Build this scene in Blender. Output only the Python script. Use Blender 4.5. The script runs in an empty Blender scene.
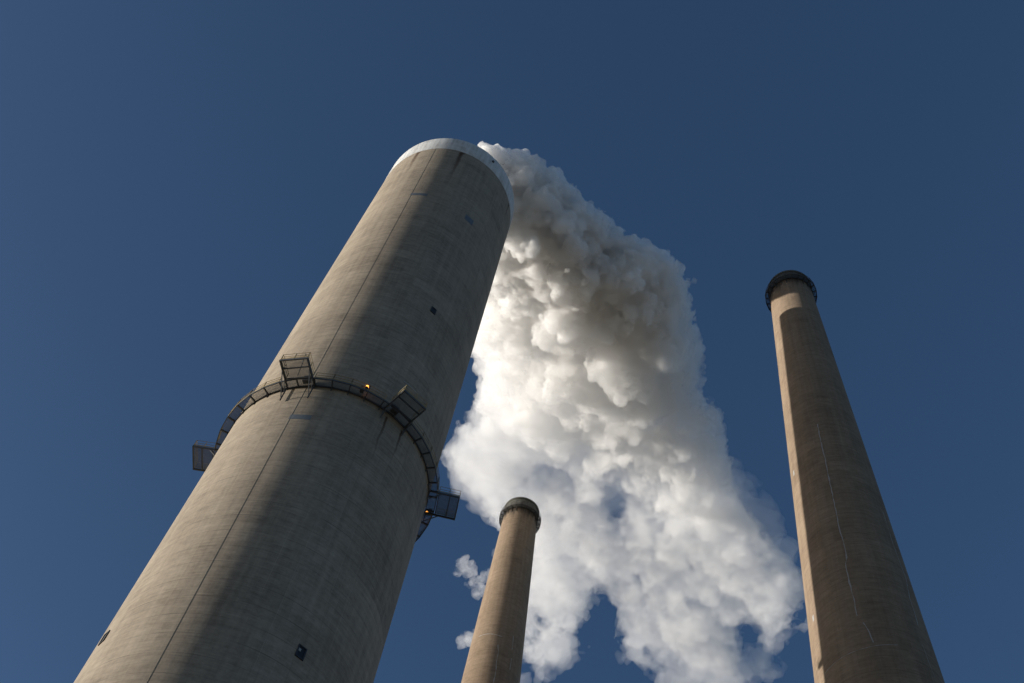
import bpy, math, random
import numpy as np
from mathutils import Vector, Matrix

random.seed(7)
rng = np.random.default_rng(11)
scene = bpy.context.scene
COL = scene.collection
PI = math.pi
R = math.radians

# ------------------------------------------------------------------ camera, sky, sun, exposure
EYE = 1.7
FPX = 1200.0                                   # focal length in pixels of a 1024 px wide frame
PITCH, ROLL = 1.08461, 0.24005
cp, sp = math.cos(PITCH), math.sin(PITCH)
FW = Vector((0, cp, sp)); U0 = Vector((0, -sp, cp)); R0 = Vector((1, 0, 0))
cr, sr = math.cos(ROLL), math.sin(ROLL)
RT = R0 * cr + U0 * sr
UP = U0 * cr - R0 * sr
cam_d = bpy.data.cameras.new('camera')
cam_d.sensor_width = 36.0
cam_d.lens = FPX * 36.0 / 1024.0
cam_d.clip_start = 0.1
cam_d.clip_end = 20000
cam = bpy.data.objects.new('camera', cam_d)
COL.objects.link(cam)
m = Matrix((RT, UP, -FW)).transposed().to_4x4()
m.translation = (0, 0, EYE)
cam.matrix_world = m
scene.camera = cam

SUN_AZ, SUN_EL = R(-83.3), R(4.6)             # azimuth clockwise from +Y, elevation
SUN_DIR = Vector((math.sin(SUN_AZ) * math.cos(SUN_EL), math.cos(SUN_AZ) * math.cos(SUN_EL), math.sin(SUN_EL)))
sun_d = bpy.data.lights.new('sun', 'SUN')
sun_d.energy = 5.0
sun_d.angle = R(0.5)
sun_d.color = (1.0, 0.945, 0.865)
sun = bpy.data.objects.new('sun', sun_d)
COL.objects.link(sun)
sun.rotation_euler = (-SUN_DIR).to_track_quat('-Z', 'Y').to_euler()
sun.location = (-60, 0, 40)

world = bpy.data.worlds.new('World')
scene.world = world
world.use_nodes = True
wn = world.node_tree
for n in list(wn.nodes):
    wn.nodes.remove(n)
sky = wn.nodes.new('ShaderNodeTexSky')
sky.sky_type = 'NISHITA'
sky.sun_disc = False
sky.sun_elevation = SUN_EL
sky.sun_rotation = SUN_AZ
sky.altitude = 50
sky.air_density = 0.65
sky.dust_density = 1.2
sky.ozone_density = 2.4
bg = wn.nodes.new('ShaderNodeBackground')
bg.inputs['Strength'].default_value = 0.148
wo = wn.nodes.new('ShaderNodeOutputWorld')
wn.links.new(sky.outputs['Color'], bg.inputs['Color'])
wn.links.new(bg.outputs['Background'], wo.inputs['Surface'])

scene.view_settings.view_transform = 'Standard'
scene.view_settings.look = 'None'
scene.view_settings.exposure = 0.28
scene.view_settings.gamma = 1.0
scene.view_settings.use_curve_mapping = False
scene.render.engine = 'CYCLES'
cy = scene.cycles
cy.max_bounces = 32
cy.diffuse_bounces = 4
cy.glossy_bounces = 2
cy.transmission_bounces = 4
cy.transparent_max_bounces = 48
cy.volume_bounces = 18
cy.use_denoising = True
cy.use_adaptive_sampling = False


# ------------------------------------------------------------------ helpers
def link(o, parent=None):
    COL.objects.link(o)
    if parent is not None:
        o.parent = parent
    return o


def tag(o, label=None, cat=None, group=None, kind=None):
    for k, v in (('label', label), ('category', cat), ('group', group), ('kind', kind)):
        if v:
            o[k] = v
    return o


def empty(name, loc):
    o = bpy.data.objects.new(name, None)
    o.location = loc
    return link(o)


class MB:
    """collects boxes, bars, tubes and lathed rings; build() links them as one mesh object"""
    def __init__(self):
        self.v = []; self.f = []; self.s = []

    def add(self, vs, fs, smooth=False):
        b = len(self.v)
        self.v += [tuple(p) for p in vs]
        self.f += [tuple(i + b for i in q) for q in fs]
        self.s += [smooth] * len(fs)

    def bar(self, a, b, w, h=None, up=None):
        """box bar from a to b, w wide and h deep (h along up)"""
        h = h or w
        a = Vector(a); b = Vector(b); d = (b - a).normalized()
        u = Vector(up) if up is not None else (Vector((0, 0, 1)) if abs(d.z) < 0.95 else Vector((1, 0, 0)))
        s = d.cross(u).normalized(); u = s.cross(d).normalized()
        vs = []
        for p in (a, b):
            for i, j in ((-1, -1), (1, -1), (1, 1), (-1, 1)):
                vs.append(p + s * (i * w / 2) + u * (j * h / 2))
        self.add(vs, [(0, 3, 2, 1), (4, 5, 6, 7), (0, 1, 5, 4), (1, 2, 6, 5), (2, 3, 7, 6), (3, 0, 4, 7)])

    def tube(self, pts, r, n=6):
        pts = [Vector(p) for p in pts]
        vs, fs = [], []
        for i, p in enumerate(pts):
            d = (pts[min(i + 1, len(pts) - 1)] - pts[max(i - 1, 0)]).normalized()
            u = Vector((0, 0, 1)) if abs(d.z) < 0.9 else Vector((1, 0, 0))
            s = d.cross(u).normalized(); t = s.cross(d)
            for k in range(n):
                a = 2 * PI * k / n
                vs.append(p + s * math.cos(a) * r + t * math.sin(a) * r)
        for i in range(len(pts) - 1):
            for k in range(n):
                fs.append((i * n + k, i * n + (k + 1) % n, (i + 1) * n + (k + 1) % n, (i + 1) * n + k))
        fs.append(tuple(range(n - 1, -1, -1)))
        fs.append(tuple((len(pts) - 1) * n + k for k in range(n)))
        self.add(vs, fs, True)

    def lathe(self, prof, n=192, closed=False, smooth=True, wob=None):
        vs, fs = [], []
        m_ = len(prof)
        for k in range(n):
            a = 2 * PI * k / n
            for r, z in prof:
                if wob:
                    r = r + wob(a, z)
                vs.append((r * math.sin(a), r * math.cos(a), z))
        segs = m_ if closed else m_ - 1
        for k in range(n):
            k2 = (k + 1) % n
            for j in range(segs):
                j2 = (j + 1) % m_
                fs.append((k * m_ + j, k2 * m_ + j, k2 * m_ + j2, k * m_ + j2))
        self.add(vs, fs, smooth)

    def build(self, name, mat, parent=None):
        me = bpy.data.meshes.new(name)
        me.from_pydata(self.v, [], self.f)
        me.polygons.foreach_set('use_smooth', self.s)
        me.materials.append(mat)
        me.update()
        import bmesh
        bm = bmesh.new(); bm.from_mesh(me)
        bmesh.ops.recalc_face_normals(bm, faces=bm.faces)
        bm.to_mesh(me); bm.free()
        try:
            me.set_sharp_from_angle(angle=R(40))
        except Exception:
            pass
        return link(bpy.data.objects.new(name, me), parent)


class NT:
    """small node-tree builder"""
    def __init__(self, name):
        self.m = bpy.data.materials.new(name)
        self.m.use_nodes = True
        self.t = self.m.node_tree
        for n in list(self.t.nodes):
            self.t.nodes.remove(n)
        self.out = self.t.nodes.new('ShaderNodeOutputMaterial')

    def n(self, typ, ins=None, **kw):
        nd = self.t.nodes.new('ShaderNode' + typ)
        for k, v in kw.items():
            setattr(nd, k, v)
        for k, v in (ins or {}).items():
            if isinstance(v, bpy.types.NodeSocket):
                self.t.links.new(v, nd.inputs[k])
            else:
                nd.inputs[k].default_value = v
        return nd

    def math(self, op, a, b=None, c=None):
        i = {0: a}
        if b is not None: i[1] = b
        if c is not None: i[2] = c
        return self.n('Math', i, operation=op).outputs[0]

    def ramp(self, fac, stops):
        nd = self.n('ValToRGB', {0: fac})
        e = nd.color_ramp.elements
        while len(e) < len(stops):
            e.new(0.5)
        for el, (p, c) in zip(e, stops):
            el.position = p
            el.color = c if len(c) == 4 else (*c, 1)
        return nd.outputs['Color']

    def mix(self, fac, a, b, mode='MIX'):
        nd = self.n('Mix', data_type='RGBA', blend_type=mode)
        for s, v in ((0, fac), (6, a), (7, b)):
            if isinstance(v, bpy.types.NodeSocket):
                self.t.links.new(v, nd.inputs[s])
            else:
                nd.inputs[s].default_value = (*v, 1) if (s and len(v) == 3) else v
        return nd.outputs[2]

    def maprange(self, v, a, b, c=0.0, d=1.0):
        return self.n('MapRange', {0: v, 1: a, 2: b, 3: c, 4: d}).outputs[0]

    def noise(self, vec, scale, detail=4.0, rough=0.55):
        return self.n('TexNoise', {'Vector': vec, 'Scale': scale, 'Detail': detail, 'Roughness': rough}).outputs[0]

    def surf(self, color, rough=0.85, bump=None, bstr=0.2, bdist=0.05, metallic=0.0, spec=0.3):
        b = self.n('BsdfPrincipled')
        for k, v in (('Base Color', color), ('Roughness', rough), ('Metallic', metallic), ('Specular IOR Level', spec)):
            if isinstance(v, bpy.types.NodeSocket):
                self.t.links.new(v, b.inputs[k])
            else:
                b.inputs[k].default_value = (*v, 1) if k == 'Base Color' and len(v) == 3 else v
        if bump is not None:
            bn = self.n('Bump', {'Strength': bstr, 'Distance': bdist, 'Height': bump})
            self.t.links.new(bn.outputs[0], b.inputs['Normal'])
        self.t.links.new(b.outputs[0], self.out.inputs['Surface'])
        return self.m


def concrete(name, tone_a, tone_b, radius, lift, stain, az0, pale=0.12, soot=None, rust=None, panel_lines=40, dark_drip=0.5):
    """slip- or jump-formed concrete: lift lines, vertical form lines, streaks, blotches.  Object space, z up."""
    t = NT(name)
    oc = t.n('TexCoord').outputs['Object']
    xyz = t.n('SeparateXYZ', {0: oc})
    x, y, z = xyz.outputs
    # angle measured from the azimuth az0 + 180 degrees so the seam is round the back
    ca, sa = math.cos(az0), math.sin(az0)
    fx = t.math('SUBTRACT', t.math('MULTIPLY', x, ca), t.math('MULTIPLY', y, sa))
    fy = t.math('MULTIPLY', t.math('ADD', t.math('MULTIPLY', x, sa), t.math('MULTIPLY', y, ca)), 1.0)
    ang = t.math('ARCTAN2', fx, fy)
    arc = t.math('MULTIPLY', ang, radius)
    wav = t.noise(t.n('CombineXYZ', {0: t.math('MULTIPLY', arc, 0.03), 1: 0.0, 2: t.math('MULTIPLY', z, 0.05)}).outputs[0], 1.0, 3)
    zl = t.math('DIVIDE', t.math('ADD', z, t.math('MULTIPLY', wav, 0.25)), lift)
    cell = t.math('FLOOR', zl)
    fr = t.math('FRACT', zl)
    lift_rand = t.n('TexWhiteNoise', {'W': cell}, noise_dimensions='1D').outputs[0]
    pj = t.math('MULTIPLY', t.math('DIVIDE', ang, 2 * PI), float(panel_lines))
    pfr = t.math('FRACT', t.math('ADD', pj, 100.0))
    pc = t.math('FLOOR', pj)
    pan_rand = t.n('TexWhiteNoise', {'Vector': t.n('CombineXYZ', {0: pc, 1: cell, 2: 0.0}).outputs[0]}, noise_dimensions='3D').outputs[0]
    # base blotches
    cyl = t.n('CombineXYZ', {0: arc, 1: 0.0, 2: z}).outputs[0]
    big = t.noise(cyl, 0.09, 5, 0.6)
    fine = t.noise(oc, 3.2, 5, 0.65)
    hs1 = t.noise(t.n('CombineXYZ', {0: t.math('MULTIPLY', arc, 0.12), 1: 3.0, 2: t.math('MULTIPLY', z, 1.6)}).outputs[0], 1.0, 4, 0.6)
    hs2 = t.noise(t.n('CombineXYZ', {0: t.math('MULTIPLY', arc, 0.35), 1: 9.0, 2: t.math('MULTIPLY', z, 5.0)}).outputs[0], 1.0, 3, 0.6)
    hstreak = t.math('ADD', t.math('MULTIPLY', hs1, 0.4), t.math('MULTIPLY', hs2, 0.6))
    vstreak = t.noise(t.n('CombineXYZ', {0: t.math('MULTIPLY', arc, 1.5), 1: 7.0, 2: t.math('MULTIPLY', z, 0.035)}).outputs[0], 1.0, 5, 0.6)
    mott = t.noise(t.n('CombineXYZ', {0: t.math('MULTIPLY', arc, 0.7), 1: 4.0, 2: t.math('MULTIPLY', z, 1.5)}).outputs[0], 1.0, 7, 0.72)
    f = t.math('ADD', t.math('MULTIPLY', big, 0.22), t.math('MULTIPLY', hstreak, 0.34))
    f = t.math('ADD', f, t.math('MULTIPLY', fine, 0.16))
    f = t.math('ADD', f, t.math('MULTIPLY', mott, 0.36))
    f = t.math('ADD', f, t.math('MULTIPLY', t.math('SUBTRACT', lift_rand, 0.5), 0.05))
    f = t.math('ADD', f, t.math('MULTIPLY', t.math('SUBTRACT', pan_rand, 0.5), 0.05))
    f = t.math('ADD', f, t.math('MULTIPLY', t.math('SUBTRACT', vstreak, 0.5), 0.26))
    base = t.ramp(t.maprange(f, 0.40, 0.68), [(0.0, tone_a), (0.5, tuple((a + b) / 2 for a, b in zip(tone_a, tone_b))), (1.0, tone_b)])
    # lift joints: thin dark lines of uneven strength, now and then a pale leached one
    breakup = t.noise(t.n('CombineXYZ', {0: t.math('MULTIPLY', arc, 0.22), 1: 1.0, 2: cell}).outputs[0], 1.0, 3)
    line = t.math('LESS_THAN', t.math('ABSOLUTE', t.math('SUBTRACT', fr, 0.5)), 0.035 / lift)
    dk = t.math('MULTIPLY', line, t.maprange(breakup, 0.42, 0.66, 0.08, 0.75))
    base = t.mix(dk, base, tuple(c * 0.35 for c in tone_a))
    wide = t.maprange(t.math('ABSOLUTE', t.math('SUBTRACT', fr, 0.56)), 0.0, 0.11)
    pl = t.math('MULTIPLY', t.math('SUBTRACT', 1.0, wide), t.maprange(breakup, 0.52, 0.72, 0.0, 0.55))
    base = t.mix(t.math('MULTIPLY', pl, pale * 4), base, tuple(min(1, c * 1.3) for c in tone_b))
    # form lines
    vl = t.math('LESS_THAN', t.math('ABSOLUTE', t.math('SUBTRACT', pfr, 0.5)), 0.012)
    vb = t.noise(t.n('CombineXYZ', {0: pc, 1: 5.0, 2: t.math('MULTIPLY', z, 0.03)}).outputs[0], 1.7, 2)
    base = t.mix(t.math('MULTIPLY', vl, t.maprange(vb, 0.45, 0.65, 0.0, 0.3)), base, tuple(min(1, c * 1.25) for c in tone_b))
    # dark vertical drip stains
    dr = t.noise(t.n('CombineXYZ', {0: t.math('MULTIPLY', arc, 2.2), 1: 11.0, 2: t.math('MULTIPLY', z, 0.05)}).outputs[0], 1.0, 4, 0.6)
    drm = t.maprange(dr, 0.60, 0.78, 0.0, dark_drip)
    patch = t.maprange(t.noise(cyl, 0.05, 3), 0.45, 0.65)
    base = t.mix(t.math('MULTIPLY', drm, patch), base, stain)
    if soot:                                   # smoke and rust drips running down from the gallery near the top
        z_top, length, scol = soot
        dep = t.maprange(t.math('SUBTRACT', z_top, z), 0.0, length)
        rag = t.noise(t.n('CombineXYZ', {0: t.math('MULTIPLY', arc, 0.75), 1: 2.0, 2: t.math('MULTIPLY', z, 0.05)}).outputs[0], 1.0, 4)
        so = t.maprange(t.math('SUBTRACT', t.maprange(rag, 0.3, 0.7, 0.1, 0.9), dep), 0.0, 0.5, 0.0, 0.7)
        base = t.mix(so, base, scol)
    for (al, zt, ln, w) in (rust or []):       # rust tongues below steel lugs (al: radians from az0)
        da = t.math('MULTIPLY', t.math('SUBTRACT', ang, al), radius)
        wob = t.math('MULTIPLY', t.math('SUBTRACT', t.noise(cyl, 0.35, 3), 0.5), 0.8)
        dd = t.math('SUBTRACT', zt, z)
        wid = t.maprange(dd, 0.0, ln, w, w * 0.35)
        a = t.math('SUBTRACT', 1.0, t.math('DIVIDE', t.math('ABSOLUTE', t.math('ADD', da, wob)), wid))
        b = t.math('MULTIPLY', t.maprange(dd, -0.05, 0.3), t.maprange(dd, 0.0, ln, 1.0, 0.0))
        k = t.math('MULTIPLY', t.maprange(a, 0.0, 0.7), b)
        base = t.mix(t.math('MULTIPLY', k, 0.95), base, (0.07, 0.036, 0.02))
    hgt = t.math('ADD', t.math('MULTIPLY', fine, 0.5), t.math('ADD', t.math('MULTIPLY', hstreak, 0.6), t.math('MULTIPLY', line, -0.6)))
    return t.surf(base, 0.9, bump=hgt, bstr=0.35, bdist=0.06, spec=0.2)


def paint(name, col, rough=0.5, metallic=0.0, var=0.25, scale=2.0, spec=0.4):
    t = NT(name)
    oc = t.n('TexCoord').outputs['Object']
    a = t.noise(oc, scale, 5, 0.6)
    b = t.noise(oc, scale * 9, 3, 0.6)
    f = t.math('ADD', t.math('MULTIPLY', a, 0.7), t.math('MULTIPLY', b, 0.3))
    c = t.ramp(t.maprange(f, 0.3, 0.7), [(0, tuple(k * (1 - var) for k in col)), (1, tuple(min(1, k * (1 + var * 0.6)) for k in col))])
    return t.surf(c, rough, bump=b, bstr=0.15, bdist=0.01, metallic=metallic, spec=spec)


def emitter(name, col, strength):
    t = NT(name)
    e = t.n('Emission', {'Color': (*col, 1), 'Strength': strength})
    t.t.links.new(e.outputs[0], t.out.inputs['Surface'])
    return t.m


# ------------------------------------------------------------------ placement
AZ1, D1 = -0.20473, 82.9
AZ3, D3 = 0.51194, 100.0
AZ2, D2 = 0.07048, 152.0
X1 = Vector((D1 * math.sin(AZ1), D1 * math.cos(AZ1), 0))
X2 = Vector((D2 * math.sin(AZ2), D2 * math.cos(AZ2), 0))
X3 = Vector((D3 * math.sin(AZ3), D3 * math.cos(AZ3), 0))


def polar(az, al, r, z):
    """offset from a chimney's axis; al in degrees clockwise from the side that faces the camera"""
    a = az + PI + R(al)
    return Vector((r * math.sin(a), r * math.cos(a), z))


# ------------------------------------------------------------------ materials
steel_dark = paint('dark_galvanised_steel', (0.10, 0.105, 0.11), 0.6, 0.3, 0.3, 3)
steel_grey = paint('weathered_grey_steel', (0.20, 0.205, 0.20), 0.6, 0.2, 0.3, 3)
rail_yellow = paint('faded_yellow_paint', (0.30, 0.22, 0.075), 0.6, 0.0, 0.25, 4)
def cap_paint():
    t = NT('white_cap_paint')
    oc = t.n('TexCoord').outputs['Object']
    x, y, z = t.n('SeparateXYZ', {0: oc}).outputs
    ang = t.math('MULTIPLY', t.math('ARCTAN2', x, y), 12.0)
    st = t.noise(t.n('CombineXYZ', {0: t.math('MULTIPLY', ang, 1.6), 1: 0.0, 2: t.math('MULTIPLY', z, 0.12)}).outputs[0], 1.0, 5, 0.6)
    bl = t.noise(oc, 0.5, 5, 0.6)
    c = t.ramp(t.maprange(t.math('ADD', t.math('MULTIPLY', st, 0.6), t.math('MULTIPLY', bl, 0.4)), 0.33, 0.62),
               [(0, (0.36, 0.355, 0.33)), (0.5, (0.56, 0.565, 0.555)), (1, (0.68, 0.69, 0.69))])
    return t.surf(c, 0.6, bump=bl, bstr=0.15, bdist=0.02)


cap_white = cap_paint()
hatch_dark = paint('dark_hatch', (0.018, 0.018, 0.02), 0.6, 0.0, 0.3, 4)
frame_steel = paint('hatch_frame_steel', (0.045, 0.045, 0.05), 0.6, 0.2, 0.3, 4)
blue_grey = paint('blue_grey_metal', (0.14, 0.16, 0.175), 0.6, 0.2, 0.2, 2)
pale_patch = paint('pale_mortar', (0.34, 0.335, 0.32), 0.8, 0.0, 0.2, 3)
black_liner = paint('flue_liner', (0.05, 0.05, 0.05), 0.8, 0.0, 0.3, 0.5)
soot_steel = paint('sooty_rim_steel', (0.11, 0.11, 0.095), 0.75, 0.1, 0.35, 1.2)
soot_dark = paint('sooty_black_steel', (0.055, 0.05, 0.046), 0.75, 0.1, 0.3, 1.2)
cable_mat = paint('grey_cable', (0.19, 0.175, 0.15), 0.7)
conduit_mat = paint('grey_conduit', (0.34, 0.335, 0.32), 0.6)
lamp_on = emitter('lit_amber_lamp', (1.0, 0.36, 0.05), 5.0)

# ------------------------------------------------------------------ ground
tg = NT('ground_gravel')
oc = tg.n('TexCoord').outputs['Object']
g1 = tg.noise(oc, 0.05, 5); g2 = tg.noise(oc, 6.0, 4)
gc = tg.ramp(tg.maprange(tg.math('ADD', tg.math('MULTIPLY', g1, 0.6), tg.math('MULTIPLY', g2, 0.4)), 0.3, 0.7),
             [(0, (0.27, 0.215, 0.135)), (1, (0.41, 0.325, 0.205))])
gmat = tg.surf(gc, 0.9, bump=g2, bstr=0.3, bdist=0.02)
g = MB()
S = 9000
g.add([(-S, -S, 0), (S, -S, 0), (S, S, 0), (-S, S, 0)], [(0, 1, 2, 3)])
tag(g.build('ground', gmat), kind='structure')

# ------------------------------------------------------------------ wide chimney
H1 = EYE + 2.4143 * D1
HC = EYE + 2.345 * D1
HP = EYE + 1.33603 * D1
RB, K1 = 0.14568 * D1, 0.00126


def rad1(z):
    flare = 0.35 * max(0.0, (120 - z) / 120.0) ** 2
    return RB - 0.0022 * (z - EYE) + flare - 0.02


wide = empty('wide_chimney', X1)
tag(wide, 'wide grey concrete chimney with a white painted rim, venting the steam', 'chimney')
mat1 = concrete('wide_chimney_concrete', (0.185, 0.152, 0.116), (0.385, 0.326, 0.25), RB, 2.3, (0.10, 0.09, 0.075), AZ1 + PI,
                rust=[(R(7.0), HC, 17, 0.55), (R(45.0), HC, 11, 0.6), (R(-55.0), HC, 9, 0.3), (R(-17.0), HP - 0.6, 9, 0.25), (R(-28.0), HP - 0.6, 7, 0.25)])
b = MB()
zs = [0 + i * 4.0 for i in range(int(HC / 4) + 1)]
if HC - zs[-1] < 1: zs.pop()
zs.append(HC)
b.lathe([(rad1(z), z) for z in zs], 256)
b.build('shaft', mat1, wide)
b = MB()
rc = rad1(H1) + 0.06
b.lathe([(rad1(HC) - 0.6, HC + 0.002), (rc - 0.03, HC + 0.002), (rc, HC + 0.05), (rc, H1 - 0.1), (rc - 0.1, H1), (rc - 1.0, H1), (rc - 1.0, HC + 0.002)], 256, closed=False)
b.build('rim_band', cap_white, wide)
b = MB()
b.lathe([(rc - 1.6, HC - 30), (rc - 1.6, H1 - 0.6), (rc - 1.9, H1 - 0.6), (rc - 1.9, HC - 30)], 128)
b.build('flue_liner', black_liner, wide)


def wall_patch(az, al, z, w, h, rfun, thick, mb, inset=0.0, n=8):
    """slab that follows the wall: w along the arc, h tall, proud of the wall by thick"""
    vs, fs = [], []
    r0 = rfun(z)
    for i in range(n + 1):
        a = al + math.degrees(w / r0) * (i / n - 0.5)
        for zz in (z - h / 2, z + h / 2):
            r = rfun(zz)
            vs.append(polar(az, a, r - 0.12, zz)); vs.append(polar(az, a, r + thick, zz))
    for i in range(n):
        p = i * 4; q = p + 4
        fs += [(p + 1, q + 1, q + 3, p + 3), (p, p + 2, q + 2, q), (p, q, q + 1, p + 1), (p + 2, p + 3, q + 3, q + 2)]
    fs += [(0, 1, 3, 2), (n * 4, n * 4 + 2, n * 4 + 3, n * 4 + 1)]
    mb.add(vs, fs)


# openings in the shaft
def hatch(al, z, w, h, label=None, lit=False):
    f = MB()
    t = 0.12
    for dz in (-1, 1):
        wall_patch(AZ1, al, z + dz * (h / 2 - t / 2), w, t, rad1, 0.10, f)
    da = math.degrees((w / 2 - t / 2) / rad1(z))
    for s in (-1, 1):
        wall_patch(AZ1, al + s * da, z, t, h - 2 * t - 0.006, rad1, 0.10, f, n=1)
    o = f.build('hatch', frame_steel, wide)
    p = MB(); wall_patch(AZ1, al, z, w - 2 * t - 0.006, h - 2 * t - 0.006, rad1, 0.03, p)
    p.build('hatch_panel', hatch_dark, o)
    if lit:
        p = MB(); wall_patch(AZ1, al + 1.2, z + h * 0.12, w * 0.42, h * 0.22, rad1, 0.06, p)
        p.build('hatch_glass', pale_patch, o)
    if label:
        o['label'] = label
    return o


hatch(-19.4, 72.9 + EYE, 0.85, 1.35, 'dark square hatch low on the shaft', lit=True)
hatch(-19.2, 137.6 + EYE, 0.8, 1.4)
hatch(70.5, 73.3 + EYE, 0.85, 1.3)
for al, z, w, h in ((24.8, 104.3, 2.3, 0.9), (23.7, 171.8, 2.6, 0.9), (-19.5, 170.1, 1.6, 1.9)):
    p = MB(); wall_patch(AZ1, al, z + EYE, w, h, rad1, 0.015, p)
    p.build('painted_panel', blue_grey, wide)
for al, z, w, h in ((-24.4, 118.5, 2.6, 0.16), (-71.4, 103.6, 0.14, 4.6)):
    p = MB(); wall_patch(AZ1, al, z + EYE, w, h, rad1, 0.012, p)
    p.build('mortar_strip', pale_patch, wide)
# lightning cable with its conduit
c = MB()
def cab(al0, r, skip=0.06):
    pts = []
    for i in range(60):
        z = 0.2 + (HC - 0.2) * i / 59
        pts.append(polar(AZ1, al0 + 0.12 * math.sin(z * 0.07), rad1(z) + skip, z))
    return pts
c.tube(cab(29.6, 0.03, 0.008), 0.014, 6)
c.build('lightning_cable', cable_mat, wide)
# lugs on the white rim
for al, z in ((-20.4, 198.0),):
    l = MB()
    p0 = polar(AZ1, al, rc - 0.02, z + EYE); p1 = polar(AZ1, al, rc + 0.22, z + EYE)
    l.bar(p0, p1, 0.4, 0.5)
    l.build('lifting_lug', steel_dark, wide)

# gallery round the shaft: forty straight bays
RW, RO = rad1(HP) + 0.04, 0.15521 * D1
gal = empty('gallery', (0, 0, 0)); gal.parent = wide
NB = 40
angs = [7.2 + 9.0 * k for k in range(NB)]
BOX = [32.8, -20.6, -77.2, 107.6]
BW, BR = 3.1, 15.35
HB = HP                                        # underside beams


def in_box(a, margin=0.0):
    for c_ in BOX:
        d = (a - c_ + 180) % 360 - 180
        if abs(d) < 7.4 + margin:
            return True
    return False


bm_ = MB()
for k in range(NB):
    a, a2 = angs[k], angs[k] + 9
    bm_.bar(polar(AZ1, a, RW + 0.06, HB), polar(AZ1, a2, RW + 0.06, HB), 0.10, 0.24)
    bm_.bar(polar(AZ1, a, RO, HB), polar(AZ1, a2, RO, HB), 0.09, 0.24)
bm_.build('ring_beam', steel_dark, gal)
for k in range(NB):
    a = angs[k]
    br = MB()
    br.bar(polar(AZ1, a, RW + 0.115, HB - 0.01), polar(AZ1, a, RO - 0.05, HB - 0.01), 0.11, 0.20)
    if not in_box(a):
        br.bar(polar(AZ1, a, RW - 0.02, HB - 0.55), polar(AZ1, a, RW + 0.06, HB - 0.14), 0.10, 0.12)
    br.build('bracket', steel_dark, gal)
gr = MB()
for k in range(NB):
    n = 26
    p0, p1 = polar(AZ1, angs[k], 1, 0), polar(AZ1, angs[k] + 9, 1, 0)
    for i in range(n):
        t_ = (i + 0.5) / n
        d = p0.lerp(p1, t_)
        gr.bar(Vector((d.x * (RW + 0.12), d.y * (RW + 0.12), HB + 0.14)), Vector((d.x * (RO - 0.05), d.y * (RO - 0.05), HB + 0.14)), 0.022, 0.035)
    for q in range(8):
        r_ = RW + 0.14 + (RO - RW - 0.22) * q / 7
        gr.bar(Vector((p0.x * r_, p0.y * r_, HB + 0.168)), Vector((p1.x * r_, p1.y * r_, HB + 0.168)), 0.014, 0.014)
gr.build('floor_grating', steel_grey, gal)
hr = MB()
start = next(k for k in range(NB) if in_box((angs[k] + angs[k] + 9) / 2, -0.5))
for q in range(NB + 1):
    k = (start + q) % NB
    a, a2 = angs[k], angs[k] + 9
    if in_box((a + a2) / 2, -0.5) or q == NB:
        if hr.v:
            hr.build('handrail', rail_yellow, gal); hr = MB()
        continue
    for e in (a, a2):
        if not in_box(e, -0.2):
            hr.bar(polar(AZ1, e, RO + 0.02, HB + 0.12), polar(AZ1, e, RO + 0.02, HB + 1.22), 0.06, 0.06)
    for dz in (0.68, 1.2):
        hr.tube([polar(AZ1, a, RO + 0.02, HB + dz), polar(AZ1, a2, RO + 0.02, HB + dz)], 0.028, 5)
    hr.bar(polar(AZ1, a, RO + 0.05, HB + 0.22), polar(AZ1, a2, RO + 0.05, HB + 0.22), 0.012, 0.14)

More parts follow.
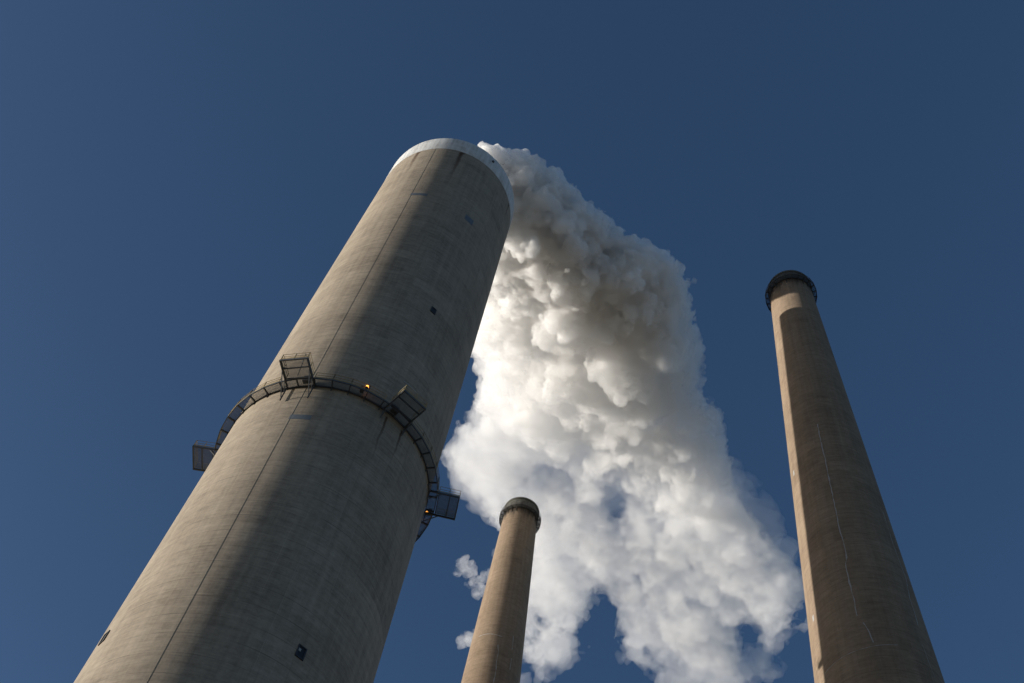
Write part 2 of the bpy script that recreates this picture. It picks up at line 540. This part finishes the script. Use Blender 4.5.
# landing platforms that stick out of the gallery
for ci, c_ in enumerate(BOX):
    pf = empty('landing_platform', (0, 0, 0)); pf.parent = wide
    rad = polar(0, c_ + math.degrees(AZ1), 1, 0); tan = Vector((rad.y, -rad.x, 0))
    def P(r_, s_, z_):
        return rad * r_ + tan * s_ + Vector((0, 0, z_))
    hw = BW / 2
    zb = HB - 0.02
    ri = RW + 0.13
    fr_ = MB()
    for s in (-1, 1):
        fr_.bar(P(ri - 0.1, s * hw, zb - 0.08), P(BR, s * hw, zb - 0.08), 0.13, 0.26)
    fr_.bar(P(BR - 0.06, -hw + 0.07, zb - 0.081), P(BR - 0.06, hw - 0.07, zb - 0.081), 0.12, 0.25)
    for r_ in (RO + 0.12, (RO + BR) / 2 + 0.15):
        fr_.bar(P(r_, -hw + 0.07, zb - 0.07), P(r_, hw - 0.07, zb - 0.07), 0.10, 0.2)
    fr_.build('frame', steel_dark, pf)
    gt = MB()
    for i in range(44):
        s_ = -hw + 0.1 + (BW - 0.2) * i / 43
        gt.bar(P(RO + 0.06, s_, HB + 0.14), P(BR - 0.02, s_, HB + 0.14), 0.024, 0.035)
    for i in range(18):
        r_ = RO + 0.1 + (BR - RO - 0.16) * i / 17
        gt.bar(P(r_, -hw + 0.08, HB + 0.168), P(r_, hw - 0.08, HB + 0.168), 0.014, 0.014)
    gt.build('floor_grating', steel_grey, pf)
    for s in (-1, 1):
        kb = MB()
        if ci == 0:
            kb.bar(P(RW + 0.12, s * hw, zb - 2.6), P(BR - 1.2, s * hw, zb - 0.2), 0.09)
            kb.bar(P(RW + 0.12, s * hw, zb - 2.9), P(RW + 0.12, s * hw, zb - 0.2), 0.12)
            kb.bar(P(RW + 0.12, s * hw, zb - 1.4), P(RW + 1.3, s * hw, zb - 0.2), 0.06)
        else:
            kb.bar(P(RW + 0.08, s * hw, zb - 1.7), P(RW + 1.5, s * hw, zb - 0.2), 0.09)
            kb.bar(P(RW + 0.08, s * hw, zb - 1.9), P(RW + 0.08, s * hw, zb - 0.2), 0.10)
        kb.build('knee_brace', steel_dark, pf)
    hd = MB()
    rp = [RO + 0.1, (RO + BR) / 2, BR - 0.05]
    for s in (-1, 1):
        for r_ in rp:
            hd.bar(P(r_, s * (hw - 0.03), HB + 0.1), P(r_, s * (hw - 0.03), HB + 1.22), 0.06)
        for dz in (0.68, 1.2):
            hd.tube([P(rp[0], s * (hw - 0.03), HB + dz), P(rp[2], s * (hw - 0.03), HB + dz)], 0.028, 5)
        hd.bar(P(rp[0], s * hw, HB + 0.25), P(rp[2], s * hw, HB + 0.25), 0.012, 0.14)
    hd.bar(P(rp[2], 0, HB + 0.1), P(rp[2], 0, HB + 1.22), 0.06)
    for dz in (0.68, 1.2):
        hd.tube([P(rp[2], -hw + 0.03, HB + dz), P(rp[2], hw - 0.03, HB + dz)], 0.028, 5)
    hd.bar(P(BR, -hw, HB + 0.25), P(BR, hw, HB + 0.25), 0.012, 0.14)
    hd.build('handrail', rail_yellow, pf)
    if ci < 2:                                 # a switch box or davit standing on the grating
        sb = MB()
        sg = -0.6 if ci == 0 else 0.5
        sb.bar(P(RW + 0.45, sg, HB + 0.2), P(RW + 0.45, sg, HB + 1.15), 0.8, 0.5, up=rad)
        sb.build('switch_box', steel_dark, pf)
    if ci == 0:
        dv = MB()
        dv.tube([P(RO + 0.3, 0.15, HB + 0.2), P(BR - 0.7, -0.55, HB + 2.3)], 0.05)
        dv.tube([P(RO + 0.3, -1.3, HB + 0.2), P(BR - 0.7, -0.55, HB + 2.3)], 0.05)
        dv.build('davit', steel_dark, pf)

# obstruction lamps, lit
for al, rl in ((-0.4, RO + 0.06), (-87.0, RW + 0.3)):
    lp = MB()
    base_p = polar(AZ1, al, rl, HB + 0.42)
    lp.bar(polar(AZ1, al, rl, HB + 0.12), base_p, 0.09)
    lp.bar(base_p, base_p + Vector((0, 0, 0.12)), 0.30, 0.30)
    lp.bar(polar(AZ1, al + 1.6, RO - 0.4, HB + 0.2), polar(AZ1, al + 1.6, RO - 0.4, HB + 0.8), 0.6, 0.4)
    o = lp.build('obstruction_lamp', steel_dark, wide)
    ln = MB()
    c0 = base_p + Vector((0, 0, 0.13))
    ring_, vs, fs = 12, [], []
    prof = [(0.07, 0.0), (0.15, 0.03), (0.17, 0.12), (0.13, 0.24), (0.06, 0.30)]
    for r_, z_ in prof:
        for k in range(ring_):
            vs.append(c0 + Vector((r_ * math.cos(2 * PI * k / ring_), r_ * math.sin(2 * PI * k / ring_), z_)))
    for j in range(len(prof) - 1):
        for k in range(ring_):
            fs.append((j * ring_ + k, j * ring_ + (k + 1) % ring_, (j + 1) * ring_ + (k + 1) % ring_, (j + 1) * ring_ + k))
    fs.append(tuple(range(ring_ - 1, -1, -1))); fs.append(tuple((len(prof) - 1) * ring_ + k for k in range(ring_)))
    ln.add(vs, fs, True)
    ln.build('lamp_lens', lamp_on, o)


# ------------------------------------------------------------------ the two slender chimneys
def slender(name_loc, label, az, r0, k, h_rim, h_gal, r_gal, tones, cracks, spots, seed):
    rnd = random.Random(seed)
    root = empty('slender_chimney', name_loc)
    tag(root, label, 'chimney', 'slender concrete chimneys')
    zr, zg = h_rim + EYE, h_gal + EYE
    rf = lambda z: r0 - k * (z - EYE)
    mat = concrete('slender_chimney_concrete', tones[0], tones[1], r0 * 0.6, 2.3, (0.07, 0.055, 0.04), az + PI,
                   pale=0.07, soot=(zg - 0.2, 6.0, (0.035, 0.03, 0.026)), panel_lines=28, dark_drip=0.3)
    s = MB()
    zz = [i * 4.0 for i in range(int((zg + 0.3) / 4) + 1)] + [zg + 0.3]
    s.lathe([(rf(z), z) for z in zz], 160)
    s.build('shaft', mat, root)
    rm = MB()
    rt = rf(zg)
    rm.lathe([(rt - 0.3, zg + 0.302), (rt + 0.02, zg + 0.302), (rt + 0.02, zr - 0.6), (rt + 0.20, zr - 0.5), (rt + 0.20, zr - 0.05), (rt + 0.12, zr), (rt - 0.5, zr), (rt - 0.5, zg - 5)], 160)
    rm.build('rim_band', soot_steel, root)
    # gallery under the rim
    ga = empty('gallery', (0, 0, 0)); ga.parent = root
    nb = 24
    aa = [3 + 15.0 * i for i in range(nb)]
    bs = MB()
    for a in aa:
        bs.bar(polar(az, a, rt + 0.05, zg - 0.02), polar(az, a + 15, rt + 0.05, zg - 0.02), 0.10, 0.26)
        bs.bar(polar(az, a, r_gal, zg - 0.02), polar(az, a + 15, r_gal, zg - 0.02), 0.09, 0.22)
    bs.build('ring_beam', soot_dark, ga)
    for a in aa:
        bk = MB()
        bk.bar(polar(az, a, rt + 0.1, zg - 0.03), polar(az, a, r_gal - 0.05, zg - 0.03), 0.11, 0.18)
        bk.bar(polar(az, a, rf(zg - 1.3) - 0.02, zg - 1.3), polar(az, a, r_gal - 0.1, zg - 0.14), 0.09)
        bk.bar(polar(az, a, rf(zg - 1.5) + 0.02, zg - 1.6), polar(az, a, rf(zg) + 0.05, zg - 0.2), 0.16, 0.1)
        bk.build('bracket', soot_dark, ga)
    gt = MB()
    for a in aa:
        p0, p1 = polar(az, a, 1, 0), polar(az, a + 15, 1, 0)
        for i in range(18):
            d = p0.lerp(p1, (i + .5) / 18)
            gt.bar(Vector((d.x * (rt + 0.11), d.y * (rt + 0.11), zg + 0.11)), Vector((d.x * (r_gal - 0.05), d.y * (r_gal - 0.05), zg + 0.11)), 0.026, 0.035)
    gt.build('floor_grating', soot_dark, ga)
    hd = MB()
    for a in aa:
        hd.bar(polar(az, a, r_gal + 0.02, zg + 0.1), polar(az, a, r_gal + 0.02, zg + 1.2), 0.06)
        for dz in (0.65, 1.18):
            hd.tube([polar(az, a, r_gal + 0.02, zg + dz), polar(az, a + 15, r_gal + 0.02, zg + dz)], 0.035, 5)
        hd.bar(polar(az, a, r_gal + 0.05, zg + 0.2), polar(az, a + 15, r_gal + 0.05, zg + 0.2), 0.012, 0.15)
    hd.build('handrail', soot_dark, ga)
    # sealed cracks: mortar smeared along wandering lines
    for (pts, w) in cracks:
        cm = MB()
        fine = []
        for (a0, z0), (a1, z1) in zip(pts[:-1], pts[1:]):
            n = max(2, int(abs(z1 - z0) / 0.7) + int(abs(a1 - a0) / 2.0))
            for i in range(n):
                t_ = i / n
                fine.append((a0 + (a1 - a0) * t_, z0 + (z1 - z0) * t_))
        fine.append(pts[-1])
        vs, fs = [], []
        for i, (a, z) in enumerate(fine):
            a += rnd.uniform(-0.35, 0.35)
            ww = w * rnd.choice((0.3, 0.7, 1.0, 1.0, 1.5)) * rnd.uniform(0.7, 1.2)
            j = min(i + 1, len(fine) - 1); j0 = max(i - 1, 0)
            dz = fine[j][1] - fine[j0][1]; da = R(fine[j][0] - fine[j0][0]) * rf(z)
            L = math.hypot(dz, da) or 1
            na, nz = dz / L, -da / L
            for s_ in (-1, 1):
                z2 = z + EYE + s_ * nz * ww / 2
                a2 = a + math.degrees(s_ * na * ww / 2 / rf(z2))
                vs.append(polar(az, a2, rf(z2) - 0.02, z2)); vs.append(polar(az, a2, rf(z2) + 0.02, z2))
        for i in range(len(fine) - 1):
            p = i * 4; q = p + 4
            fs += [(p + 1, q + 1, q + 3, p + 3), (p, p + 1, q + 1, q), (p + 2, p + 3, q + 3, q + 2)]
        cm.add(vs, fs)
        cm.build('sealed_crack', pale_patch, root)
    for (a, z, w, h) in spots:
        cm = MB(); wall_patch(az, a, z + EYE, w, h, rf, 0.015, cm, n=2)
        cm.build('mortar_patch', pale_patch, root)
    return root


TAN = ((0.155, 0.110, 0.074), (0.31, 0.235, 0.165))
CR3 = [([(3.3, 153.8), (3.9, 148.8), (3.2, 144.2), (3.6, 138.9), (3.7, 132.8), (4.1, 127.1), (2.6, 123.5), (2.9, 120.9), (6.0, 119.4), (5.7, 116.1), (4.8, 112.9), (5.5, 109.8)], 0.13),
       ([(0.8, 108.5), (-2.4, 106.8), (-3.9, 105.0)], 0.13),
       ([(49.7, 104.0), (25.1, 104.2), (5.0, 104.3), (-24.5, 104.7)], 0.06),
       ([(-61.7, 133.6), (-60.2, 126.1), (-64.1, 119.8), (-57.8, 115.2), (-57.9, 112.9), (-56.8, 110.2)], 0.08),
       ([(-53.5, 106.7), (-56.3, 101.6)], 0.10)]
CR2 = [([(-0.7, 164.0), (-4.5, 162.1), (-3.4, 159.7), (-5.3, 157.4), (-5.0, 154.2)], 0.13),
       ([(-31.4, 168.0), (-33.0, 164.4)], 0.14), ([(-33.9, 162.1), (-34.2, 159.1)], 0.13),
       ([(48.4, 167.1), (26.0, 167.0), (-6.9, 166.4)], 0.12)]
slender(X3, 'slender brown concrete chimney crossed by the shadow of the wide one', AZ3, 0.1001 * D3, 0.0292, 212.4, 208.9, 4.72, TAN, CR3, [(60.0, 146.4, 0.35, 1.2), (57.4, 114.4, 0.35, 1.0)], 3)
slender(X2, 'slender tan concrete chimney standing in front of the steam plume', AZ2, 0.0652 * D2, 0.0301, 211.9, 208.3, 4.42, TAN, CR2, [], 5)


# ------------------------------------------------------------------ steam
def vnoise(shape, org, h, period, seed):
    """smooth lattice noise (-1..1) sampled on a grid"""
    r_ = np.random.default_rng(seed)
    ax = []
    dims = []
    for i in range(3):
        c_ = (np.arange(shape[i]) * h) / period
        i0 = np.floor(c_).astype(np.int32)
        t_ = (c_ - i0).astype(np.float32)
        t_ = t_ * t_ * (3 - 2 * t_)
        ax.append((i0, t_)); dims.append(int(i0.max()) + 2)
    L = (r_.random(dims, dtype=np.float32) * 2 - 1)
    (ix, tx), (iy, ty), (iz, tz) = ax
    L = L[ix] * (1 - tx)[:, None, None] + L[ix + 1] * tx[:, None, None]
    L = L[:, iy] * (1 - ty)[None, :, None] + L[:, iy + 1] * ty[None, :, None]
    L = L[:, :, iz] * (1 - tz)[None, None, :] + L[:, :, iz + 1] * tz[None, None, :]
    return L


def surface_nets(F, org, h):
    """closed surface of F < 0 as quads; F is padded positive"""
    ins = F < 0
    nx, ny, nz = F.shape
    cnt = np.zeros((nx - 1, ny - 1, nz - 1), np.uint8)
    for dx in (0, 1):
        for dy in (0, 1):
            for dz in (0, 1):
                cnt += ins[dx:nx - 1 + dx, dy:ny - 1 + dy, dz:nz - 1 + dz]
    act = (cnt > 0) & (cnt < 8)
    idx = np.full(act.shape, -1, np.int32)
    cells = np.argwhere(act)
    idx[act] = np.arange(len(cells), dtype=np.int32)
    acc = np.zeros((len(cells), 3)); num = np.zeros(len(cells))
    cx, cy_, cz = cells.T
    corners = [(a, b_, c_) for a in (0, 1) for b_ in (0, 1) for c_ in (0, 1)]
    for a in corners:
        for axis in range(3):
            if a[axis] == 1:
                continue
            b_ = list(a); b_[axis] = 1
            fa = F[cx + a[0], cy_ + a[1], cz + a[2]]; fb = F[cx + b_[0], cy_ + b_[1], cz + b_[2]]
            cr_ = (fa < 0) != (fb < 0)
            t_ = np.where(cr_, fa / np.where(cr_, fa - fb, 1), 0)
            p = np.empty((len(cells), 3)); p[:] = a; p[:, axis] += t_
            acc += p * cr_[:, None]; num += cr_
    verts = (cells + acc / num[:, None]) * h + org
    quads = []
    for axis in range(3):
        s0 = [slice(None)] * 3; s1 = [slice(None)] * 3
        s0[axis] = slice(0, -1); s1[axis] = slice(1, None)
        e = ins[tuple(s0)] != ins[tuple(s1)]
        ed = np.argwhere(e)
        u, v = (axis + 1) % 3, (axis + 2) % 3
        ok = (ed[:, u] > 0) & (ed[:, v] > 0) & (ed[:, u] < F.shape[u] - 1) & (ed[:, v] < F.shape[v] - 1)
        ed = ed[ok]
        inside_first = ins[tuple(ed.T)]
        q = []
        for du, dv in ((-1, -1), (0, -1), (0, 0), (-1, 0)):
            k = ed.copy(); k[:, u] += du; k[:, v] += dv
            q.append(idx[tuple(k.T)])
        q = np.stack(q, 1)
        q[~inside_first] = q[~inside_first][:, ::-1]
        quads.append(q)
    return verts, np.concatenate(quads)


def biggest(V, Q):
    """keeps the largest connected piece of a quad mesh"""
    lab = np.arange(len(V), dtype=np.int64)
    a = np.concatenate([Q[:, 0], Q[:, 1], Q[:, 2]]); b_ = np.concatenate([Q[:, 1], Q[:, 2], Q[:, 3]])
    for _ in range(200):
        m_ = np.minimum(lab[a], lab[b_])
        new = lab.copy()
        np.minimum.at(new, a, m_); np.minimum.at(new, b_, m_)
        np.minimum.at(new, lab[a], m_); np.minimum.at(new, lab[b_], m_)
        for _ in range(4):
            new = new[new]
        if (new == lab).all():
            break
        lab = new
    ids, cnt = np.unique(lab, return_counts=True)
    k = lab == ids[cnt.argmax()]
    remap = np.cumsum(k) - 1
    return V[k], remap[Q[k[Q[:, 0]]]]


def np_mesh(name, verts, quads, mat, parent=None):
    me = bpy.data.meshes.new(name)
    me.vertices.add(len(verts)); me.vertices.foreach_set('co', verts.astype(np.float32).ravel())
    me.loops.add(quads.size); me.loops.foreach_set('vertex_index', quads.astype(np.int32).ravel())
    me.polygons.add(len(quads)); me.polygons.foreach_set('loop_start', np.arange(len(quads), dtype=np.int32) * 4)
    me.polygons.foreach_set('use_smooth', np.ones(len(quads), bool))
    me.update(calc_edges=True)
    me.materials.append(mat)
    return link(bpy.data.objects.new(name, me), parent)


RTn, UPn, FWn = (np.array(v) for v in (RT, UP, FW))


def ray(u, v):
    u = np.asarray(u, float); v = np.asarray(v, float)
    return FWn + ((u - 512) / FPX)[..., None] * RTn - ((v - 341.5) / FPX)[..., None] * UPn


def at_z(u, v, z):
    d = ray(u, v)
    return d * ((np.asarray(z) - EYE) / d[..., 2])[..., None] + np.array([0, 0, EYE])


def inside_poly(poly, u, v):
    poly = np.array(poly, float)
    c_ = np.zeros(u.shape, bool)
    x0, y0 = poly[:, 0], poly[:, 1]
    x1, y1 = np.roll(x0, -1), np.roll(y0, -1)
    for a, b_, c2, d2 in zip(x0, y0, x1, y1):
        if b_ == d2:
            continue
        k = ((b_ > v) != (d2 > v)) & (u < (c2 - a) * (v - b_) / (d2 - b_) + a)
        c_ ^= k
    return c_


def edge_dist(polys, u, v):
    d = np.full(u.shape, 1e9)
    for poly in polys:
        P = np.array(poly, float); Q = np.roll(P, -1, 0)
        for a, b_ in zip(P, Q):
            e = b_ - a
            t_ = np.clip(((u - a[0]) * e[0] + (v - a[1]) * e[1]) / (e @ e), 0, 1)
            d = np.minimum(d, np.hypot(u - a[0] - t_ * e[0], v - a[1] - t_ * e[1]))
    return d


OUT = [(430, 168), (470, 156), (484, 149), (500, 150), (521, 154), (537, 164), (554, 172), (570, 188), (588, 205), (605, 213), (610, 228), (624, 236),
       (640, 238), (655, 252), (676, 262), (688, 268), (684, 285), (691, 300), (694, 328), (700, 345), (702, 375), (700, 395), (721, 408),
       (722, 440), (735, 470), (746, 500), (764, 522), (782, 545), (797, 565), (804, 590), (808, 618), (800, 640), (768, 638), (742, 648),
       (735, 668), (752, 690), (790, 712), (840, 745), (850, 780), (800, 800), (730, 780), (690, 740), (700, 700), (700, 676), (672, 668),
       (648, 652), (622, 655), (622, 625), (606, 596), (592, 604), (584, 640), (560, 660), (540, 668), (524, 690), (506, 712), (494, 690), (500, 640), (505, 560),
       (494, 545), (490, 525), (480, 500), (466, 488), (451, 472), (446, 458), (458, 436), (470, 412), (480, 386), (474, 366),
       (470, 330), (460, 280), (450, 235), (420, 220), (408, 180)]
HOLES = [[(534, 468), (540, 464), (550, 460), (550, 465), (543, 472), (536, 472)], [(613, 498), (617, 494), (620, 496), (618, 500), (614, 501)]]


def plume_field(seed):
    r_ = np.random.default_rng(seed)
    N = 60000
    u = r_.uniform(400, 940, N); v = r_.uniform(135, 885, N)
    k = inside_poly(OUT, u, v)
    for hpoly in HOLES:
        k &= ~inside_poly(hpoly, u, v)
    u, v = u[k], v[k]
    k = edge_dist([OUT] + HOLES, u, v) > 5
    u, v = u[k], v[k]
    dpx = edge_dist([OUT] + HOLES, u, v)
    zc = np.interp(v, [135, 200, 300, 400, 500, 600, 700, 880], [221.5, 223.5, 229, 238, 249, 259, 269, 285])
    col = np.interp(v, [250, 330, 430, 500], [1, 1, 0.6, 0]) * np.clip((u - np.interp(v, [200, 300, 400, 500], [470, 545, 600, 640])) / 25, 0, 1)
    zc = zc - 5 * col * np.clip((v - 200) / 80, 0, 1)
    uc = np.interp(v, [200, 300, 400, 500, 600, 700], [530, 590, 590, 610, 655, 655])
    hw = np.interp(v, [200, 300, 400, 500, 600, 700], [50, 95, 130, 140, 150, 120])
    zc = zc - np.clip((u - uc) / hw, -1.1, 1.1) * np.interp(v, [180, 310, 390, 460, 560, 700], [0, 0, 7, 17, 26, 26])
    P = at_z(u, v, zc)
    depth = (P - np.array([0, 0, EYE])) @ FWn
    mpp = depth / FPX
    dm = dpx * mpp
    T = np.minimum(dm * 0.85, np.interp(v, [150, 250, 350, 450, 650], [6, 9, 15, 15, 9]))
    down = np.clip((v - 430) / 220, 0, 1)
    T = T * (1 - 0.35 * down)
    return r_, u, v, P, mpp, dm, T, down


def add_spheres(F, org, h, C, Rr):
    nx, ny, nz = F.shape
    for (x, y, z), r in zip(C, Rr):
        m_ = r + 2.4
        i0 = max(0, int((x - m_ - org[0]) / h)); i1 = min(nx, int((x + m_ - org[0]) / h) + 2)
        j0 = max(0, int((y - m_ - org[1]) / h)); j1 = min(ny, int((y + m_ - org[1]) / h) + 2)
        k0 = max(0, int((z - m_ - org[2]) / h)); k1 = min(nz, int((z + m_ - org[2]) / h) + 2)
        if i1 <= i0 or j1 <= j0 or k1 <= k0:
            continue
        dx = (np.arange(i0, i1, dtype=np.float32) * h + (org[0] - x)) ** 2
        dy = (np.arange(j0, j1, dtype=np.float32) * h + (org[1] - y)) ** 2
        dz = (np.arange(k0, k1, dtype=np.float32) * h + (org[2] - z)) ** 2
        d = np.sqrt(dx[:, None, None] + dy[None, :, None] + dz[None, None, :]) - np.float32(r)
        np.minimum(F[i0:i1, j0:j1, k0:k1], d, out=F[i0:i1, j0:j1, k0:k1])


def unit(r_, n):
    d = r_.normal(size=(n, 3))
    return d / np.linalg.norm(d, axis=1)[:, None]


def steam_material(name, density, skin, aniso=0.0):
    t = NT(name)
    oc = t.n('TexCoord').outputs['Object']
    n_ = t.noise(oc, 0.5, 4, 0.6)
    fac = t.maprange(n_, 0.35, 0.7, skin * 0.4, skin)
    fac = t.math('MULTIPLY', fac, t.maprange(t.n('SeparateXYZ', {0: oc}).outputs[1], X1.y + 20, X1.y + 75, 1.0, 0.2))
    tr = t.n('BsdfTransparent', {'Color': (1, 1, 1, 1)})
    df = t.n('BsdfDiffuse', {'Color': (0.96, 0.96, 0.96, 1)})
    mx = t.n('MixShader', {0: fac, 1: tr.outputs[0], 2: df.outputs[0]})
    t.t.links.new(mx.outputs[0], t.out.inputs['Surface'])
    y_ = t.n('SeparateXYZ', {0: oc}).outputs[1]
    dn = t.math('ADD', t.maprange(y_, X1.y + 6, X1.y + 32, 0.8, 0.0), t.maprange(y_, X1.y + 25, X1.y + 80, density[0], density[1]))
    clump = t.maprange(t.noise(oc, 0.2, 6, 0.65), 0.38, 0.64, 0.0, 2.0)
    far = t.maprange(y_, X1.y + 5, X1.y + 70, 0.4, 1.0)
    dn = t.math('MULTIPLY', dn, t.math('ADD', t.math('MULTIPLY', clump, far), t.math('SUBTRACT', 1.0, far)))
    t.m.cycles.volume_step_rate = 0.12
    pv = t.n('VolumePrincipled', {'Color': (0.997, 0.996, 0.995, 1), 'Density': dn, 'Anisotropy': aniso})
    t.t.links.new(pv.outputs[0], t.out.inputs['Volume'])
    return t.m


GH = 0.40
r_, u, v, P, mpp, dm, T, down = plume_field(21)
# level one: the body of the plume
n1 = 4500
sel = r_.permutation(len(u))[:n1]
off = r_.uniform(-1, 1, n1) * T[sel]
R1 = np.minimum(np.maximum(dm[sel] * 0.75, 0.8), r_.uniform(2.2, 5.5, n1))
R1 = R1 * (1 - 0.25 * down[sel])
VD = (P[sel] - np.array([0, 0, EYE])); VD /= np.linalg.norm(VD, axis=1)[:, None]
C1 = P[sel] + off[:, None] * VD
dn1 = down[sel]
# the mouth of the wide chimney
nm = 60
a_ = r_.uniform(0, 2 * PI, nm); q_ = np.sqrt(r_.random(nm)) * 4.2
hm = r_.uniform(-1.5, 11, nm)
Cm = np.stack([X1.x + q_ * np.sin(a_) + 0.03 * hm ** 2, X1.y - 1.5 + q_ * np.cos(a_) + 0.06 * hm ** 2, H1 + hm], 1)
Rm = r_.uniform(1.5, 2.6, nm)
C1 = np.concatenate([C1, Cm]); R1 = np.concatenate([R1, Rm]); dn1 = np.concatenate([dn1, np.zeros(nm)])
# levels two and three: cauliflower heads on the body
k2 = 5
i2 = np.repeat(np.arange(len(C1)), k2)
R2 = R1[i2] * r_.uniform(0.25, 0.5, len(i2))
C2 = C1[i2] + unit(r_, len(i2)) * (R1[i2] * r_.uniform(0.85, 1.02, len(i2)))[:, None]
keep = R2 > 0.5
C2, R2 = C2[keep], R2[keep]
k3 = 2
i3 = np.repeat(np.arange(len(C2)), k3)
R3 = R2[i3] * r_.uniform(0.3, 0.5, len(i3))
C3 = C2[i3] + unit(r_, len(i3)) * (R2[i3] * r_.uniform(0.9, 1.05, len(i3)))[:, None]
keep = R3 > 0.45
C3, R3 = C3[keep], R3[keep]
org = C1.min(0) - 10
shape = tuple(int(s) for s in np.ceil((C1.max(0) + 10 - org) / GH))
F = np.full(shape, 2.4, np.float32)
for C_, R_ in ((C1, R1), (C2, R2), (C3, R3)):
    add_spheres(F, org, GH, C_, R_)
yy = (np.arange(shape[1]) * GH + org[1])
prog = np.interp(yy, [X1.y, X1.y + 25, X1.y + 95], [0.0, 0.25, 1.0]).astype(np.float32)[None, :, None]
bil = np.zeros(shape, np.float32)
for per, w in ((6.0, 1.2), (3.0, 1.2), (1.6, 1.1), (0.85, 0.85)):
    bil += w * np.abs(vnoise(shape, org, GH, per, int(per * 100)))
F += np.maximum(F - 1.0, 0) * (2.2 - 1.9 * np.clip((prog - 0.45) / 0.45, 0, 1))
F += (1.4 - 1.5 * bil) * (1.1 - 0.55 * prog)
nz_ = np.zeros(shape, np.float32)
for per, w in ((11.0, 1.0), (5.5, 0.8), (2.6, 0.6), (1.3, 0.45)):
    nz_ += w * vnoise(shape, org, GH, per, 7000 + int(per * 100))
F += (2.4 * nz_ + 0.75) * prog
del nz_, bil
F[0] = F[-1] = 2.0; F[:, 0] = F[:, -1] = 2.0; F[:, :, 0] = F[:, :, -1] = 2.0
V_, Q_ = biggest(*surface_nets(F, org, GH))
print('PLUME', shape, len(V_), len(Q_), file=__import__('sys').stderr)
steam = steam_material('dense_steam', (0.5, 0.095), 0.11, 0.3)
plume = np_mesh('steam_plume', V_, Q_, steam)
tag(plume, 'billowing white steam plume drifting off the top of the wide chimney', 'steam')

# thin steam round the ragged far end
VEIL = [(560, 430), (640, 420), (718, 400), (740, 445), (765, 500), (792, 540), (808, 575), (813, 640), (790, 662), (757, 700), (700, 705),
        (660, 690), (628, 672), (585, 655), (545, 690), (515, 705), (500, 600), (488, 540), (446, 475), (452, 440), (490, 420)]
n_ = 9000
u = r_.uniform(440, 815, n_); v = r_.uniform(400, 706, n_)
k = inside_poly(VEIL, u, v)
u, v = u[k], v[k]
GAP = [(588, 602), (602, 588), (615, 602), (624, 640), (616, 658), (592, 654), (582, 630)]
k = (edge_dist([VEIL], u, v) > 4) & ~inside_poly(GAP, u, v) & (edge_dist([GAP], u, v) > 5)
u, v = u[k], v[k]
u, v = u[:900], v[:900]
P = at_z(u, v, np.interp(v, [135, 200, 300, 400, 500, 600, 700, 880], [221.5, 223.5, 229, 238, 249, 259, 269, 285]))
VD = P - np.array([0, 0, EYE]); VD /= np.linalg.norm(VD, axis=1)[:, None]
P = P - VD * (np.clip((u - 640) / 150, -1, 1) * 24)[:, None]
dm = edge_dist([VEIL], u, v) * ((P - np.array([0, 0, EYE])) @ FWn) / FPX
Cv = P + VD * (r_.uniform(-1, 1, len(u)) * np.minimum(dm, 7))[:, None]
Rv = np.minimum(dm * 0.8, r_.uniform(2.5, 5, len(u)))
GV = 0.55
org = Cv.min(0) - 9
shape = tuple(int(s) for s in np.ceil((Cv.max(0) + 9 - org) / GV))
F = np.full(shape, 2.4, np.float32)
add_spheres(F, org, GV, Cv, Rv)
nz_ = np.zeros(shape, np.float32)
for per, w in ((14.0, 1.2), (7.0, 1.0), (3.4, 0.8), (1.6, 0.5)):
    nz_ += w * vnoise(shape, org, GV, per, 9000 + int(per * 100))
far_ = F > 2.3
F += 3.2 * nz_ + 1.0
F[far_] = 2.0
F[0] = F[-1] = 2.0; F[:, 0] = F[:, -1] = 2.0; F[:, :, 0] = F[:, :, -1] = 2.0
V_, Q_ = surface_nets(F, org, GV)
vt = NT('thin_steam')
pv = vt.n('VolumePrincipled', {'Color': (0.997, 0.996, 0.995, 1), 'Density': 0.06, 'Anisotropy': 0.3})
vt.t.links.new(pv.outputs[0], vt.out.inputs['Volume'])
np_mesh('thin_steam', V_, Q_, vt.m, plume)

# loose shreds of steam beside the slender tan chimney
def wisp(pts, rpx, n, seed, label):
    r_ = np.random.default_rng(seed)
    p_ = np.array(pts, float)
    k = r_.integers(0, len(p_), n)
    a = r_.uniform(0, 2 * PI, n); q = np.sqrt(r_.random(n)) * rpx
    u = p_[k, 0] + q * np.cos(a); v = p_[k, 1] + q * np.sin(a) * 0.8
    C = at_z(u, v, 258 + r_.uniform(-1.5, 1.5, n))
    Rr = r_.uniform(0.5, 1.5, n)
    gv = 0.22
    o_ = C.min(0) - 4
    sh = tuple(int(s) for s in np.ceil((C.max(0) + 4 - o_) / gv))
    F = np.full(sh, 2.4, np.float32)
    add_spheres(F, o_, gv, C, Rr)
    far_ = F > 1.4
    for per, w in ((3.2, 0.8), (1.6, 0.8), (0.8, 0.6)):
        F += w * vnoise(sh, o_, gv, per, seed * 31 + int(per * 100))
    F += 0.05
    F[far_] = 2.0
    F[0] = F[-1] = 2.0; F[:, 0] = F[:, -1] = 2.0; F[:, :, 0] = F[:, :, -1] = 2.0
    V, Q = surface_nets(F, o_, gv)
    tag(np_mesh('steam_wisp', V, Q, steam_wisp_mat), label, 'steam', 'loose wisps of steam')


steam_wisp_mat = steam_material('loose_steam', (0.13, 0.13), 0.02, 0.3)
wisp([(464, 568), (470, 570), (476, 574), (474, 582), (483, 578), (487, 574), (478, 588), (466, 564)], 6.0, 70, 5, 'ragged translucent wisp of steam beside the upper shaft of the slender tan chimney')
wisp([(466, 642), (470, 638)], 4.0, 22, 9, 'tiny wisp of steam low beside the slender tan chimney')
